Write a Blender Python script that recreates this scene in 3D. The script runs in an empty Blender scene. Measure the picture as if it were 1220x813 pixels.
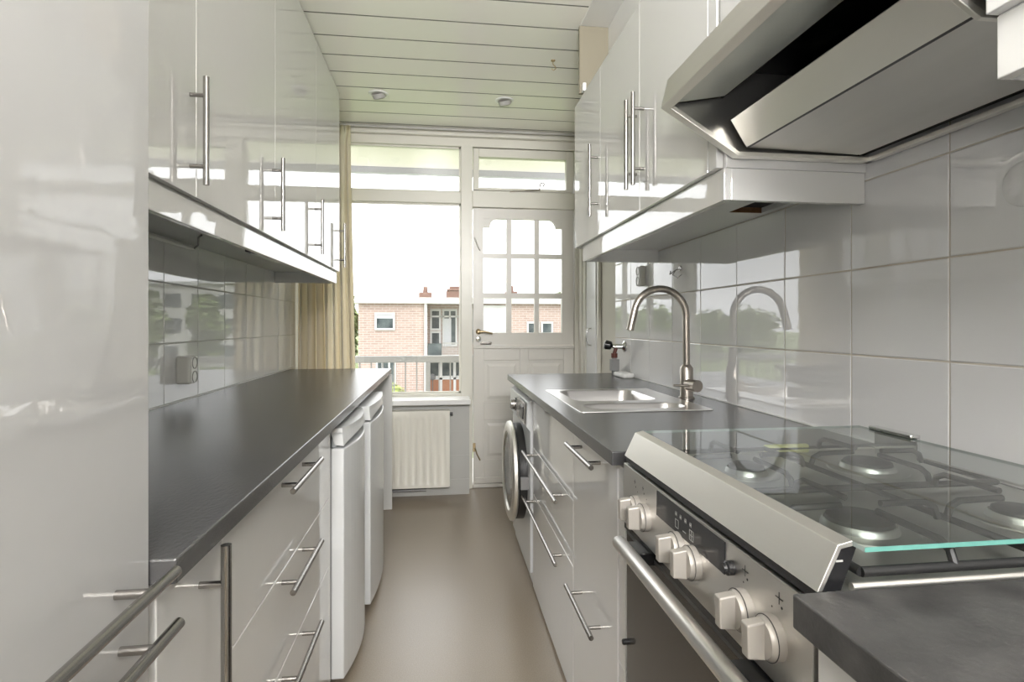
import bpy, bmesh, math, random
from mathutils import Vector
random.seed(7)
PI = math.pi
scene = bpy.context.scene
COL = scene.collection
BASE = {}          # object name -> world origin its mesh is written against

# ------------------------------------------------------------------ materials
def new_mat(name):
    m = bpy.data.materials.new(name); m.use_nodes = True
    nt = m.node_tree; nt.nodes.clear()
    out = nt.nodes.new('ShaderNodeOutputMaterial')
    return m, nt, out

def pbr(name, col, rough=.5, metal=0., ior=1.5, noise=None, bump=None, coat=0., stretch=(1,1,1), spec=None, rvar=None):
    """noise=(scale, colour2, contrast lo, hi); bump=(scale, strength, distance)"""
    m, nt, out = new_mat(name)
    b = nt.nodes.new('ShaderNodeBsdfPrincipled')
    b.inputs['Base Color'].default_value = (*col, 1); b.inputs['Roughness'].default_value = rough
    b.inputs['Metallic'].default_value = metal; b.inputs['IOR'].default_value = ior
    if coat: b.inputs['Coat Weight'].default_value = coat; b.inputs['Coat Roughness'].default_value = .03
    if spec is not None: b.inputs['Specular IOR Level'].default_value = spec
    nt.links.new(b.outputs[0], out.inputs[0])
    if noise or bump or rvar:
        tc = nt.nodes.new('ShaderNodeTexCoord'); mp = nt.nodes.new('ShaderNodeMapping')
        mp.inputs['Scale'].default_value = stretch
        nt.links.new(tc.outputs['Object'], mp.inputs[0])
    if noise:
        sc, c2, lo, hi = noise
        n = nt.nodes.new('ShaderNodeTexNoise'); n.inputs['Scale'].default_value = sc; n.inputs['Detail'].default_value = 6
        r = nt.nodes.new('ShaderNodeValToRGB')
        r.color_ramp.elements[0].position = lo; r.color_ramp.elements[1].position = hi
        r.color_ramp.elements[0].color = (*col, 1); r.color_ramp.elements[1].color = (*c2, 1)
        nt.links.new(mp.outputs[0], n.inputs[0]); nt.links.new(n.outputs[0], r.inputs[0])
        nt.links.new(r.outputs[0], b.inputs['Base Color'])
    if rvar:
        sc, lo, hi = rvar
        n = nt.nodes.new('ShaderNodeTexNoise'); n.inputs['Scale'].default_value = sc; n.inputs['Detail'].default_value = 4
        r = nt.nodes.new('ShaderNodeMapRange'); r.inputs['From Min'].default_value = .3; r.inputs['From Max'].default_value = .7
        r.inputs['To Min'].default_value = lo; r.inputs['To Max'].default_value = hi
        nt.links.new(mp.outputs[0], n.inputs[0]); nt.links.new(n.outputs[0], r.inputs[0])
        nt.links.new(r.outputs[0], b.inputs['Roughness'])
    if bump:
        sc, st, di = bump
        n = nt.nodes.new('ShaderNodeTexNoise'); n.inputs['Scale'].default_value = sc; n.inputs['Detail'].default_value = 3
        bp = nt.nodes.new('ShaderNodeBump'); bp.inputs['Strength'].default_value = st; bp.inputs['Distance'].default_value = di
        nt.links.new(mp.outputs[0], n.inputs[0]); nt.links.new(n.outputs[0], bp.inputs['Height'])
        nt.links.new(bp.outputs[0], b.inputs['Normal'])
    return m

def glass(name, tint, ior=1.5, rough=0.0):
    m, nt, out = new_mat(name)
    t = nt.nodes.new('ShaderNodeBsdfTransparent'); t.inputs[0].default_value = (*tint, 1)
    g = nt.nodes.new('ShaderNodeBsdfGlossy'); g.inputs['Roughness'].default_value = rough
    f = nt.nodes.new('ShaderNodeFresnel'); f.inputs[0].default_value = ior
    mx = nt.nodes.new('ShaderNodeMixShader')
    ge = nt.nodes.new('ShaderNodeNewGeometry'); mr = nt.nodes.new('ShaderNodeMapRange')   # thin sheet: the same reflectance from both faces
    mr.inputs['To Min'].default_value = ior; mr.inputs['To Max'].default_value = 1/ior
    nt.links.new(ge.outputs['Backfacing'], mr.inputs[0]); nt.links.new(mr.outputs[0], f.inputs[0])
    nt.links.new(f.outputs[0], mx.inputs[0]); nt.links.new(t.outputs[0], mx.inputs[1]); nt.links.new(g.outputs[0], mx.inputs[2])
    nt.links.new(mx.outputs[0], out.inputs[0])
    return m

def brick_mat(name, c1, c2, mortar, sx=1.0):
    m, nt, out = new_mat(name)
    b = nt.nodes.new('ShaderNodeBsdfPrincipled'); b.inputs['Roughness'].default_value = .9
    tc = nt.nodes.new('ShaderNodeTexCoord'); sp = nt.nodes.new('ShaderNodeSeparateXYZ'); cb = nt.nodes.new('ShaderNodeCombineXYZ')
    ad = nt.nodes.new('ShaderNodeMath'); ad.operation = 'ADD'
    br = nt.nodes.new('ShaderNodeTexBrick'); br.inputs['Scale'].default_value = 1
    br.inputs['Brick Width'].default_value = .42; br.inputs['Row Height'].default_value = .13; br.inputs['Mortar Size'].default_value = .018
    br.inputs['Color1'].default_value = (*c1, 1); br.inputs['Color2'].default_value = (*c2, 1); br.inputs['Mortar'].default_value = (*mortar, 1)
    nt.links.new(tc.outputs['Object'], sp.inputs[0]); nt.links.new(sp.outputs[0], ad.inputs[0]); nt.links.new(sp.outputs[1], ad.inputs[1])
    nt.links.new(ad.outputs[0], cb.inputs[0]); nt.links.new(sp.outputs[2], cb.inputs[1])
    nt.links.new(cb.outputs[0], br.inputs[0]); nt.links.new(br.outputs[0], b.inputs[0]); nt.links.new(b.outputs[0], out.inputs[0])
    return m

def cloth_mat(name, col, col2):
    m, nt, out = new_mat(name)
    d = nt.nodes.new('ShaderNodeBsdfDiffuse'); t = nt.nodes.new('ShaderNodeBsdfTranslucent'); mx = nt.nodes.new('ShaderNodeMixShader')
    mx.inputs[0].default_value = .55
    tc = nt.nodes.new('ShaderNodeTexCoord'); mp = nt.nodes.new('ShaderNodeMapping'); mp.inputs['Scale'].default_value = (16, 2, .2)
    n = nt.nodes.new('ShaderNodeTexNoise'); n.inputs['Scale'].default_value = 1.6; n.inputs['Detail'].default_value = 3
    r = nt.nodes.new('ShaderNodeValToRGB'); r.color_ramp.elements[0].position = .42; r.color_ramp.elements[1].position = .6
    r.color_ramp.elements[0].color = (*col, 1); r.color_ramp.elements[1].color = (*col2, 1)
    nt.links.new(tc.outputs['Object'], mp.inputs[0]); nt.links.new(mp.outputs[0], n.inputs[0]); nt.links.new(n.outputs[0], r.inputs[0])
    nt.links.new(r.outputs[0], d.inputs[0]); nt.links.new(r.outputs[0], t.inputs[0])
    nt.links.new(d.outputs[0], mx.inputs[1]); nt.links.new(t.outputs[0], mx.inputs[2]); nt.links.new(mx.outputs[0], out.inputs[0])
    return m

M = dict(
    gloss=pbr('gloss white lacquer', (.72, .72, .71), .012, ior=2.3, bump=(26, .05, .003)),
    gloss_dimmed=pbr('gloss white lacquer wavy dimmed', (.50, .50, .495), .012, ior=2.3, bump=(16, .16, .004)),  # same lacquer, base darkened to offset strong light on the tall cabinet
    carcass=pbr('white melamine', (.76, .76, .74), .35),
    carcass_grey=pbr('grey shaded melamine', (.55, .55, .53), .45),  # white carcass with the shade of the door gaps put into its colour
    pelmet=pbr('white pelmet laminate', (.75, .75, .735), .02, ior=2.1, bump=(18, .06, .003)),
    worktop=pbr('slate laminate', (.034, .034, .036), .27, ior=1.9, noise=(6, (.095, .094, .095), .15, .9), bump=(160, .25, .002), stretch=(1, .6, 1)),
    worktop_near=pbr('slate laminate worn', (.030, .029, .029), .45, ior=1.5, noise=(20, (.078, .076, .074), .3, .75), bump=(160, .25, .002)),
    edge=pbr('worktop edge', (.10, .098, .095), .35, noise=(30, (.16, .155, .15), .3, .8)),
    steel=pbr('brushed steel', (.66, .645, .62), .34, 1, bump=(220, .12, .001), stretch=(1, .03, 1)),
    steel_hood=pbr('hood steel', (.72, .71, .68), .30, 1, noise=(14, (.66, .65, .62), .35, .75), bump=(150, .10, .001), stretch=(1, .12, 1)),
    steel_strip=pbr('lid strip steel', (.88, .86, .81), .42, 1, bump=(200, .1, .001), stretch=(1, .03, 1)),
    handle=pbr('handle steel', (.36, .345, .33), .27, 1, bump=(300, .08, .001)),
    sink=pbr('sink steel', (.66, .645, .63), .28, 1, bump=(120, .06, .001)),
    tap=pbr('brushed tap', (.46, .42, .38), .3, 1, bump=(200, .1, .001)),
    chrome=pbr('chrome', (.75, .75, .75), .08, 1),
    black=pbr('black plastic', (.012, .012, .013), .25),
    blackmatte=pbr('black enamel', (.018, .018, .018), .45),
    dark=pbr('dark grey', (.06, .06, .062), .4),
    ovenglass=pbr('oven glass', (.035, .032, .03), .12, ior=1.7, noise=(300, (.075, .07, .065), .45, .7)),
    knob=pbr('knob satin', (.40, .375, .34), .42, .35),
    white=pbr('white plastic', (.80, .80, .78), .3),
    appliance=pbr('white appliance enamel', (.74, .755, .765), .22),
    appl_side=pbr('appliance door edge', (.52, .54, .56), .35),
    paint=pbr('painted wood', (.66, .64, .60), .32, bump=(25, .08, .004)),
    frame=pbr('painted window frame', (.68, .665, .60), .32, bump=(25, .08, .004)),
    wallpaint=pbr('wall paint', (.60, .575, .51), .7, bump=(60, .1, .002)),
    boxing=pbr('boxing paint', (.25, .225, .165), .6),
    ceiling=pbr('lacquered ceiling plank', (.93, .91, .86), .22, bump=(8, .05, .01)),
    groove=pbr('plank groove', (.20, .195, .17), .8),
    tile=pbr('glazed white tile', (.80, .80, .805), .02, ior=1.9, bump=(7, .04, .005)),
    tile_low=pbr('grey white tile', (.80, .80, .79), .2, bump=(9, .05, .005)),
    grout=pbr('tile grout', (.50, .44, .36), .85, noise=(5, (.66, .62, .55), .3, .7)),
    grout_grey=pbr('grey grout', (.48, .48, .46), .85),
    floor=pbr('speckled vinyl', (.25, .205, .155), .33, ior=1.7, noise=(260, (.33, .28, .22), .3, .7), bump=(180, .12, .001)),
    radiator=pbr('radiator enamel', (.78, .76, .69), .3),
    sill=pbr('sill gloss', (.80, .80, .79), .18),
    socket=pbr('old socket plastic', (.66, .655, .62), .35),
    socket_in=pbr('socket well', (.42, .41, .39), .4),
    glass=glass('window glass', (.97, .975, .97)),
    lid=glass('lid glass', (.62, .67, .65), 2.8),
    lid_edge=pbr('lid glass edge', (.12, .31, .27), .2),
    lid_side=pbr('lid side edge', (.40, .46, .44), .2),
    curtain=cloth_mat('curtain cloth', (.84, .78, .65), (.90, .87, .79)),
    brown=pbr('bare chipboard', (.16, .075, .03), .9, noise=(80, (.24, .13, .06), .3, .7)),
    cavity=pbr('cavity', (.03, .028, .026), .9),
    yellow=pbr('yellow plastic', (.75, .74, .32), .4),
    brass=pbr('worn brass', (.42, .33, .2), .35, .9),
    red=pbr('red brown cap', (.12, .03, .02), .4),
    grey=pbr('grey plastic', (.28, .28, .28), .4),
    ribbed=pbr('lamp diffuser', (.70, .73, .68), .35, .5, bump=(60, .2, .002), stretch=(1, .1, 1)),
    brick=brick_mat('pale brick', (.36, .265, .23), (.30, .215, .185), (.42, .37, .34)),
    render=pbr('white render', (.44, .43, .41), .8),
    extwhite=pbr('white exterior paint', (.46, .46, .45), .5),
    extpane=pbr('dark window', (.035, .045, .05), .5, spec=.2, noise=(1.2, (.12, .14, .14), .4, .7)),
    blind=pbr('white blind', (.40, .41, .42), .6),
    railgrey=pbr('rail paint', (.27, .265, .25), .5),
    orange=pbr('orange panel', (.26, .11, .055), .6),
    concrete=pbr('concrete', (.55, .54, .52), .85, noise=(3, (.63, .62, .59), .3, .7)),
    soffit=pbr('cream soffit', (.78, .75, .67), .7),
    gutter=pbr('zinc edge', (.42, .42, .45), .5),
    lawn=pbr('lawn', (.11, .145, .05), .95, noise=(.35, (.16, .20, .08), .3, .7)),
    leaf=pbr('leaves', (.11, .15, .045), .7, noise=(.5, (.20, .25, .09), .35, .65)),
    leafy=pbr('bright leaves', (.30, .36, .09), .7),
    bark=pbr('bark', (.10, .08, .06), .9),
    roofred=pbr('chimney brick', (.15, .085, .065), .9),
    slate=pbr('display black', (.02, .02, .022), .18),
    mark=pbr('grey print', (.42, .42, .40), .5),
    inkmark=pbr('dark print', (.04, .04, .04), .5),
)

# ------------------------------------------------------------------ mesh builder
class MB:
    def __init__(s): s.v = []; s.f = []; s.sm = []; s.mi = []; s.m = 0
    def add(s, vs, fs, smooth=False):
        o = len(s.v); s.v += [tuple(v) for v in vs]
        for f in fs: s.f.append([i + o for i in f]); s.sm.append(smooth); s.mi.append(s.m)
        return s
    def box(s, x0, x1, y0, y1, z0, z1):
        x0, x1 = sorted((x0, x1)); y0, y1 = sorted((y0, y1)); z0, z1 = sorted((z0, z1))
        vs = [(x, y, z) for x in (x0, x1) for y in (y0, y1) for z in (z0, z1)]
        return s.add(vs, [(0,1,3,2), (4,6,7,5), (0,4,5,1), (2,3,7,6), (0,2,6,4), (1,5,7,3)])
    def prism(s, poly, axis, a, b, smooth=False):
        """poly: 2-D points in the two other axes, extruded along axis from a to b"""
        def mk(p, t):
            if axis == 'y': return (p[0], t, p[1])
            if axis == 'x': return (t, p[0], p[1])
            return (p[0], p[1], t)
        n = len(poly)
        vs = [mk(p, a) for p in poly] + [mk(p, b) for p in poly]
        fs = [(i, (i+1) % n, n + (i+1) % n, n + i) for i in range(n)]
        s.add(vs, fs, smooth)
        o = len(s.v) - 2*n
        s.f.append([o + i for i in range(n)][::-1]); s.sm.append(False); s.mi.append(s.m)
        s.f.append([o + n + i for i in range(n)]); s.sm.append(False); s.mi.append(s.m)
        return s
    def tube(s, pts, r, n=16, cap=True):
        pts = [Vector(p) for p in pts]
        rs = r if isinstance(r, (list, tuple)) else [r]*len(pts)
        rings = []; prev = None
        for i, p in enumerate(pts):
            if i == 0: t = pts[1] - p
            elif i == len(pts)-1: t = p - pts[i-1]
            else: t = (pts[i+1] - p).normalized() + (p - pts[i-1]).normalized()
            t.normalize()
            if prev is None:
                a = Vector((0,0,1)) if abs(t.z) < .9 else Vector((1,0,0))
                u = t.cross(a).normalized()
            else:
                u = (prev - t*prev.dot(t)).normalized()
            prev = u; w = t.cross(u)
            rings.append([p + (u*math.cos(2*PI*k/n) + w*math.sin(2*PI*k/n))*rs[i] for k in range(n)])
        o = len(s.v)
        for rg in rings: s.v += [tuple(q) for q in rg]
        for i in range(len(rings)-1):
            for k in range(n):
                s.f.append([o+i*n+k, o+i*n+(k+1) % n, o+(i+1)*n+(k+1) % n, o+(i+1)*n+k]); s.sm.append(True); s.mi.append(s.m)
        if cap:
            s.f.append([o+k for k in range(n)][::-1]); s.sm.append(False); s.mi.append(s.m)
            s.f.append([o+(len(rings)-1)*n+k for k in range(n)]); s.sm.append(False); s.mi.append(s.m)
        return s
    def lathe(s, c, axis, prof, n=32):
        """prof: list of (distance along axis, radius)"""
        ax = {'x': Vector((1,0,0)), 'y': Vector((0,1,0)), 'z': Vector((0,0,1))}[axis] if isinstance(axis, str) else Vector(axis).normalized()
        a = Vector((0,0,1)) if abs(ax.z) < .9 else Vector((1,0,0))
        u = ax.cross(a).normalized(); w = ax.cross(u); c = Vector(c); o = len(s.v)
        for d, r in prof:
            for k in range(n):
                s.v.append(tuple(c + ax*d + (u*math.cos(2*PI*k/n) + w*math.sin(2*PI*k/n))*max(r, 1e-5)))
        for i in range(len(prof)-1):
            for k in range(n):
                s.f.append([o+i*n+k, o+i*n+(k+1) % n, o+(i+1)*n+(k+1) % n, o+(i+1)*n+k]); s.sm.append(True); s.mi.append(s.m)
        return s
    def build(s, name, mat, parent=None, loc=None, bevel=0, seg=2, auto=True):
        if parent is not None: b = Vector(BASE[parent.name])
        else: b = Vector(loc) if loc is not None else Vector((0, 0, 0))
        me = bpy.data.meshes.new(name)
        me.from_pydata([tuple(Vector(v) - b) for v in s.v], [], s.f)
        mats = mat if isinstance(mat, (list, tuple)) else [mat]
        for m in mats: me.materials.append(M[m])
        for p, sm, mi in zip(me.polygons, s.sm, s.mi): p.use_smooth = sm; p.material_index = min(mi, len(mats)-1)
        bm = bmesh.new(); bm.from_mesh(me); bmesh.ops.recalc_face_normals(bm, faces=bm.faces); bm.to_mesh(me); bm.free()
        if any(s.sm) and auto:
            me.set_sharp_from_angle(angle=math.radians(38))
        o = bpy.data.objects.new(name, me); COL.objects.link(o)
        if parent is not None: o.parent = parent
        else: o.location = b
        BASE[o.name] = b
        if bevel:
            md = o.modifiers.new('Bevel', 'BEVEL'); md.width = bevel; md.segments = seg; md.limit_method = 'ANGLE'; md.angle_limit = math.radians(40)
            md.harden_normals = False
        return o

def thing(name, label, cat, loc, group=None):
    o = bpy.data.objects.new(name, None); COL.objects.link(o); o.location = loc; o.empty_display_size = .05
    BASE[o.name] = Vector(loc)
    o['label'] = label; o['category'] = cat
    if group: o['group'] = group
    return o
def tag(o, label, cat, group=None, kind=None):
    o['label'] = label; o['category'] = cat
    if group: o['group'] = group
    if kind: o['kind'] = kind
    return o
def struct(name, mb, mat, parent=None, **k):
    o = mb.build(name, mat, parent, **k)
    if parent is None: o['kind'] = 'structure'
    return o
def sroot(name, loc):
    o = bpy.data.objects.new(name, None); COL.objects.link(o); o.location = loc; BASE[o.name] = Vector(loc); o['kind'] = 'structure'; return o
def dup(root, loc, label, group=None):
    r = root.copy(); COL.objects.link(r); r.location = loc; r['label'] = label
    if group: r['group'] = group
    for ch in list(root.children):
        c = ch.copy(); COL.objects.link(c); c.parent = r
        for g in ch.children:
            d = g.copy(); COL.objects.link(d); d.parent = c
    return r

# ------------------------------------------------------------------ room shell
XL, XR = -.965, 1.04
YB, YW = -2.3, 4.03          # rear of the room, window wall
CZ = 2.58
struct('floor', MB().box(XL-.1, XR+.1, YB-.1, 4.16, -.12, 0), 'floor')
struct('wall_left', MB().box(XL-.12, XL-.008, YB, 4.16, 0, CZ+.1), 'wallpaint')
struct('wall_right', MB().box(XR+.008, XR+.13, YB, 4.16, 0, CZ+.1), 'wallpaint')
struct('wall_back', MB().box(XL-.12, XR+.13, YB-.12, YB, 0, CZ+.1), 'wallpaint')

# plank ceiling: planks run across, dark grooves every 195 mm
c = MB()
y = 2.58 - .195*25
while y < 4.02:
    y0 = max(y+.0035, YB); y1 = min(y+.195-.0035, 4.03)
    if y1 > y0 + .01:
        x1 = .645 if y1 < 2.59 else XR+.008
        c.m = 0
        zt = CZ
        # plank with eased edges
        x0 = XL-.008
        vs = [(x0,y0,zt+.012),(x1,y0,zt+.012),(x1,y0,zt+.001),(x0,y0,zt+.001),(x0,y0+.001,zt),(x1,y0+.001,zt),(x1,y1-.001,zt),(x0,y1-.001,zt),
              (x0,y1,zt+.001),(x1,y1,zt+.001),(x1,y1,zt+.012),(x0,y1,zt+.012)]
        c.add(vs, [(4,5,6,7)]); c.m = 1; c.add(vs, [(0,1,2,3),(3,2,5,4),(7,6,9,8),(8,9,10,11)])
    y += .195
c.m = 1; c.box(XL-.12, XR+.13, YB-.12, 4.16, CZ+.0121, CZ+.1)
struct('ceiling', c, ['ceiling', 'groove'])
struct('trim_1', MB().box(.645, .79, YB, 2.545, CZ-.004, CZ+.011), 'carcass', bevel=.003)
bx = MB(); bx.m = 0; bx.box(.777, XR+.007, YB, 2.53, 2.262, CZ-.005)
struct('trim_2', bx, 'carcass')
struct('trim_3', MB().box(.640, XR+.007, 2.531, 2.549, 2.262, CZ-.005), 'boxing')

# glazed tiles, every tile a little out of plane as laid by hand
def tiles(name, fix, sgn, axis, u0, u1, v0, v1, uo, up, vo, vp, mat, grout, g=.0035, depth=.008, tilt=.0005):
    t = MB(); t.m = 0
    def P(u, v, d):
        a = fix - sgn*d
        return (a, u, v) if axis == 'x' else (u, a, v)
    i0 = math.floor((u0-uo)/up); j0 = math.floor((v0-vo)/vp)
    u = uo + i0*up
    while u < u1:
        v = vo + j0*vp
        while v < v1:
            a0, a1, b0, b1 = max(u+g/2, u0), min(u+up-g/2, u1), max(v+g/2, v0), min(v+vp-g/2, v1)
            if a1-a0 > .01 and b1-b0 > .006:
                e = .0018; d = [random.uniform(-tilt, tilt) for _ in range(3)]
                dd = [d[0], d[1], d[1]+d[2]-d[0], d[2]]
                q = [(a0,b0),(a1,b0),(a1,b1),(a0,b1)]; qi = [(a0+e,b0+e),(a1-e,b0+e),(a1-e,b1-e),(a0+e,b1-e)]
                vs = [P(x, z, depth) for x, z in q] + [P(x, z, .0012+k) for (x, z), k in zip(q, dd)] + [P(x, z, k) for (x, z), k in zip(qi, dd)]
                fs = [(8,9,10,11)] + [(4+i, 4+(i+1) % 4, 8+(i+1) % 4, 8+i) for i in range(4)] + [(i, (i+1) % 4, 4+(i+1) % 4, 4+i) for i in range(4)]
                t.add(vs, fs)
            v += vp
        u += up
    t.m = 1
    d = .0018
    t.add([P(u0, v0, d), P(u1, v0, d), P(u1, v1, d), P(u0, v1, d)], [(0,1,2,3)])
    o = t.build(name, [mat, grout]); o['kind'] = 'structure'; return o
# fix = glazed surface, body goes away from the room
def flip(sg): return sg
tiles('trim_4', XR, -1, 'x', -.9, 3.246, .8, 2.2, 1.027, .2775, .893, .2160, 'tile', 'grout')
tiles('trim_5', XL, 1, 'x', .70, 3.90, .8, 2.0, 2.380, .2790, .903, .2155, 'tile', 'grout_grey', tilt=.0004)

# ---- far wall: window frame, door, sill wall
wf = MB()
wf.box(XL-.008, .199, 3.92, 4.15, 0, .632)
struct('wall_far', wf, 'tile_low')
tiles('trim_6', 3.915, 1, 'y', XL, .199, 0, .632, -.08, .25, -.06, .1675, 'tile_low', 'grout_grey', g=.002, depth=.004)
w1 = sroot('window_1', (-.4, 4.08, .64))
f = MB()
f.box(XL-.008, .199, 4.04, 4.15, .632, .69)             # bottom rail
f.box(XL-.008, .145, 4.045, 4.14, 2.062, 2.146)         # middle rail
f.box(XL-.008, XR+.008, 4.045, 4.15, 2.475, CZ+.01)     # head
f.box(XL-.008, XL+.05, 4.045, 4.14, .69, 2.475)
f.build('window_frame', 'frame', w1, bevel=.004)
b = MB()
for (z0, z1) in ((.69, 2.062), (2.146, 2.475)):         # glazing beads
    b.box(XL+.05, .145, 4.075, 4.09, z0, z0+.012).box(XL+.05, .145, 4.075, 4.09, z1-.012, z1)
    b.box(XL+.05, XL+.062, 4.075, 4.09, z0, z1).box(.133, .145, 4.075, 4.09, z0, z1)
b.build('glazing_bead', 'frame', w1)
MB().box(XL+.05, .145, 4.092, 4.097, .69, 2.062).build('pane', 'glass', w1)
MB().box(XL+.05, .145, 4.092, 4.097, 2.146, 2.475).build('pane', 'glass', w1)
MB().box(XL, .205, 3.835, 4.04, .636, .672).build('window_sill', 'sill', w1, bevel=.006)
# mullion between window and door, door jamb, transom rail
j = MB(); j.box(.145, .229, 4.035, 4.15, 0, 2.475); j.box(.229, .985, 4.045, 4.15, 2.040, 2.160)
struct('trim_7', j, 'frame', bevel=.004)
struct('trim_8', MB().box(.985, 1.048, 4.035, 4.15, 0, 2.475), 'frame', bevel=.004)
struct('trim_9', MB().box(XL, XR, 4.0, 4.045, 2.535, CZ-.002), 'frame', bevel=.006)
# transom casement
w2 = sroot('window_2', (.6, 4.08, 2.16))
f = MB()
X0, X1, Z0, Z1 = .236, .978, 2.166, 2.470
f.box(X0, .276, 4.055, 4.11, Z0, Z1).box(.924, X1, 4.055, 4.11, Z0, Z1).box(.276, .924, 4.055, 4.11, Z0, 2.186).box(.276, .924, 4.055, 4.11, 2.408, Z1)
f.build('window_frame', 'frame', w2, bevel=.004)
MB().box(.276, .924, 4.085, 4.090, 2.186, 2.408).build('pane', 'glass', w2)
h = MB(); h.tube([(.50, 4.045, 2.158), (.60, 4.035, 2.165), (.66, 4.03, 2.172), (.72, 4.04, 2.176)], .0055, 8)
h.tube([(.72, 4.04, 2.170), (.722, 4.038, 2.205), (.728, 4.036, 2.222), (.745, 4.034, 2.228), (.755, 4.034, 2.215), (.745, 4.034, 2.20)], .005, 8)
h.build('window_stay', 'tap', w2)

# ---- stable door
d1 = sroot('door_1', (.607, 4.08, 0))
DY0, DY1 = 4.060, 4.100
xa, xb = .236, .980
def Xp(px, y=4.06):
    a = (px-610)/665.; c = .99193; s = .12679
    return y*(a*c+s)/(-a*s+c)
def Zp(px, py, y=4.06):
    a = (px-610)/665.; c = .99193; s = .12679
    t = y/(-a*s+c); return 1.186 - (py-387)/665.*t
cols = [(Xp(576), Xp(603.5)), (Xp(609.5), Xp(637)), (Xp(642.5), Xp(669.5))]
zr = [(Zp(622, 396.5), Zp(622, 355.5)), (Zp(622, 349.5), Zp(622, 308)), (Zp(622, 302.5), Zp(622, 261.5))]
u = MB()
gx0, gx1, gz0, gz1 = cols[0][0], cols[2][1], zr[0][0], zr[2][1]
u.box(xa, gx0, DY0, DY1, 1.035, 2.034).box(gx1, xb, DY0, DY1, 1.035, 2.034)
u.box(gx0, gx1, DY0, DY1, 1.035, gz0).box(gx0, gx1, DY0, DY1, gz1, 2.034)
for i in (0, 1): u.box(cols[i][1], cols[i+1][0], DY0+.006, DY1-.006, gz0, gz1)
for i in (0, 1):
    for k in range(3): u.box(cols[k][0], cols[k][1], DY0+.006, DY1-.006, zr[i][1], zr[i+1][0])
# scalloped upper corners
for sx, ex in ((1, gx0), (-1, gx1)):
    q = .048; R = .052
    poly = [(ex, gz1), (ex, gz1-.062), (ex+sx*q, gz1-.062)]
    for k in range(0, 10):
        a = PI/2*k/9
        poly.append((ex+sx*(q + R - R*math.cos(a)), gz1-.062+ .062*math.sin(a)))
    if sx < 0: poly = poly[::-1]
    u.prism(poly, 'y', DY0+.002, DY1-.002)
ul = u.build('upper_leaf', 'paint', d1, bevel=.003)
MB().box(gx0-.005, gx1+.005, 4.079, 4.083, gz0-.005, gz1+.005).build('pane', 'glass', ul)
l = MB()
l.box(xa, xb, DY0+.008, DY1, .03, 1.012)
st = [(xa, .312), (.575, .64), (.905, xb)]
for a, b_ in st: l.box(a, b_, DY0, DY0+.02, .03, 1.012)
for z0, z1 in ((.03, .2), (.49, .62), (.925, 1.012)):
    for a, b_ in ((.312, .575), (.64, .905)): l.box(a, b_, DY0, DY0+.02, z0, z1)
for (a, b_) in ((.335, .552), (.663, .882)):
    for z0, z1 in ((.225, .465), (.645, .90)):
        pz0, pz1 = z0, z1
        l.add([(a,DY0+.008,pz0),(b_,DY0+.008,pz0),(b_,DY0+.008,pz1),(a,DY0+.008,pz1),(a+.02,DY0+.001,pz0+.02),(b_-.02,DY0+.001,pz0+.02),(b_-.02,DY0+.001,pz1-.02),(a+.02,DY0+.001,pz1-.02)],
              [(4,5,6,7),(0,1,5,4),(1,2,6,5),(2,3,7,6),(3,0,4,7)])
ll = l.build('lower_leaf', 'paint', d1, bevel=.003)
MB().box(.232, .984, DY0-.014, DY0+.004, 1.012, 1.034).build('meeting_ledge', 'paint', d1, bevel=.003)
MB().box(.232, .984, 4.045, 4.10, 0.001, .028).build('threshold', 'paint', d1, bevel=.003)
MB().box(.25, .97, DY0-.008, DY0, .032, .075).build('weather_board', 'paint', ll, bevel=.003)
h = MB(); h.lathe((.272, DY0, 1.135), (0,-1,0), [(0, .020), (.008, .019), (.012, .012), (.03, .009), (.045, .009), (.045, 0)], 20)
h.tube([(.272, DY0-.042, 1.135), (.31, DY0-.045, 1.136), (.345, DY0-.044, 1.128), (.372, DY0-.04, 1.122)], [.009, .008, .007, .006], 10)
hh = h.build('door_handle', 'brass', d1); hh['label'] = 'worn brass lever handle'
h = MB(); h.lathe((.272, DY0, 1.080), (0,-1,0), [(0, .020), (.005, .020), (.007, .016), (.007, .007), (.012, .007), (.012, 0)], 20); h.build('lock_rosette', 'chrome', d1)
h = MB(); h.box(.30, .37, DY0-.004, DY0, 1.040, 1.060); h.tube([(.285, DY0-.008, 1.045), (.36, DY0-.008, 1.045)], .005, 8); h.tube([(.355, DY0-.008, 1.045), (.362, DY0-.02, 1.056)], .006, 8)
h.build('bolt', 'handle', d1)
for zc, s_ in ((1.80, 'upper'), (.275, 'lower')):
    h = MB(); h.box(.232, .252, DY0-.006, DY0, zc-.012, zc+.05)
    h.tube([(.245, DY0-.008, zc+.02), (.262, DY0-.010, zc-.03), (.285, DY0-.010, zc-.075)], .005, 8)
    h.build('hook', 'brass' if s_ == 'lower' else 'paint', d1)

# ---- side door in the right wall at the far end
d2 = sroot('door_2', (1.02, 3.72, 0))
MB().box(1.018, 1.046, 3.60, 3.835, .005, 2.05).build('door_leaf', 'appliance', d2, bevel=.003)
MB().tube([(1.018, 3.70, 1.045), (.995, 3.70, 1.05), (.985, 3.70, 1.075), (.985, 3.70, 1.13), (.995, 3.70, 1.155), (1.018, 3.70, 1.16)], .006, 10).build('door_handle', 'chrome', d2)
f = MB(); f.box(1.010, 1.046, 3.84, 3.90, 0, 2.12); f.box(1.0, 1.046, 3.905, 3.965, 0, 2.475); f.box(1.012, 1.046, 3.97, 4.03, 0, 2.475); f.box(1.018, 1.046, 3.59, 3.84, 2.055, 2.12)
f.box(1.025, 1.046, 3.56, 3.597, 0, 2.12)
f.build('door_frame', 'frame', d2, bevel=.004)

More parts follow.
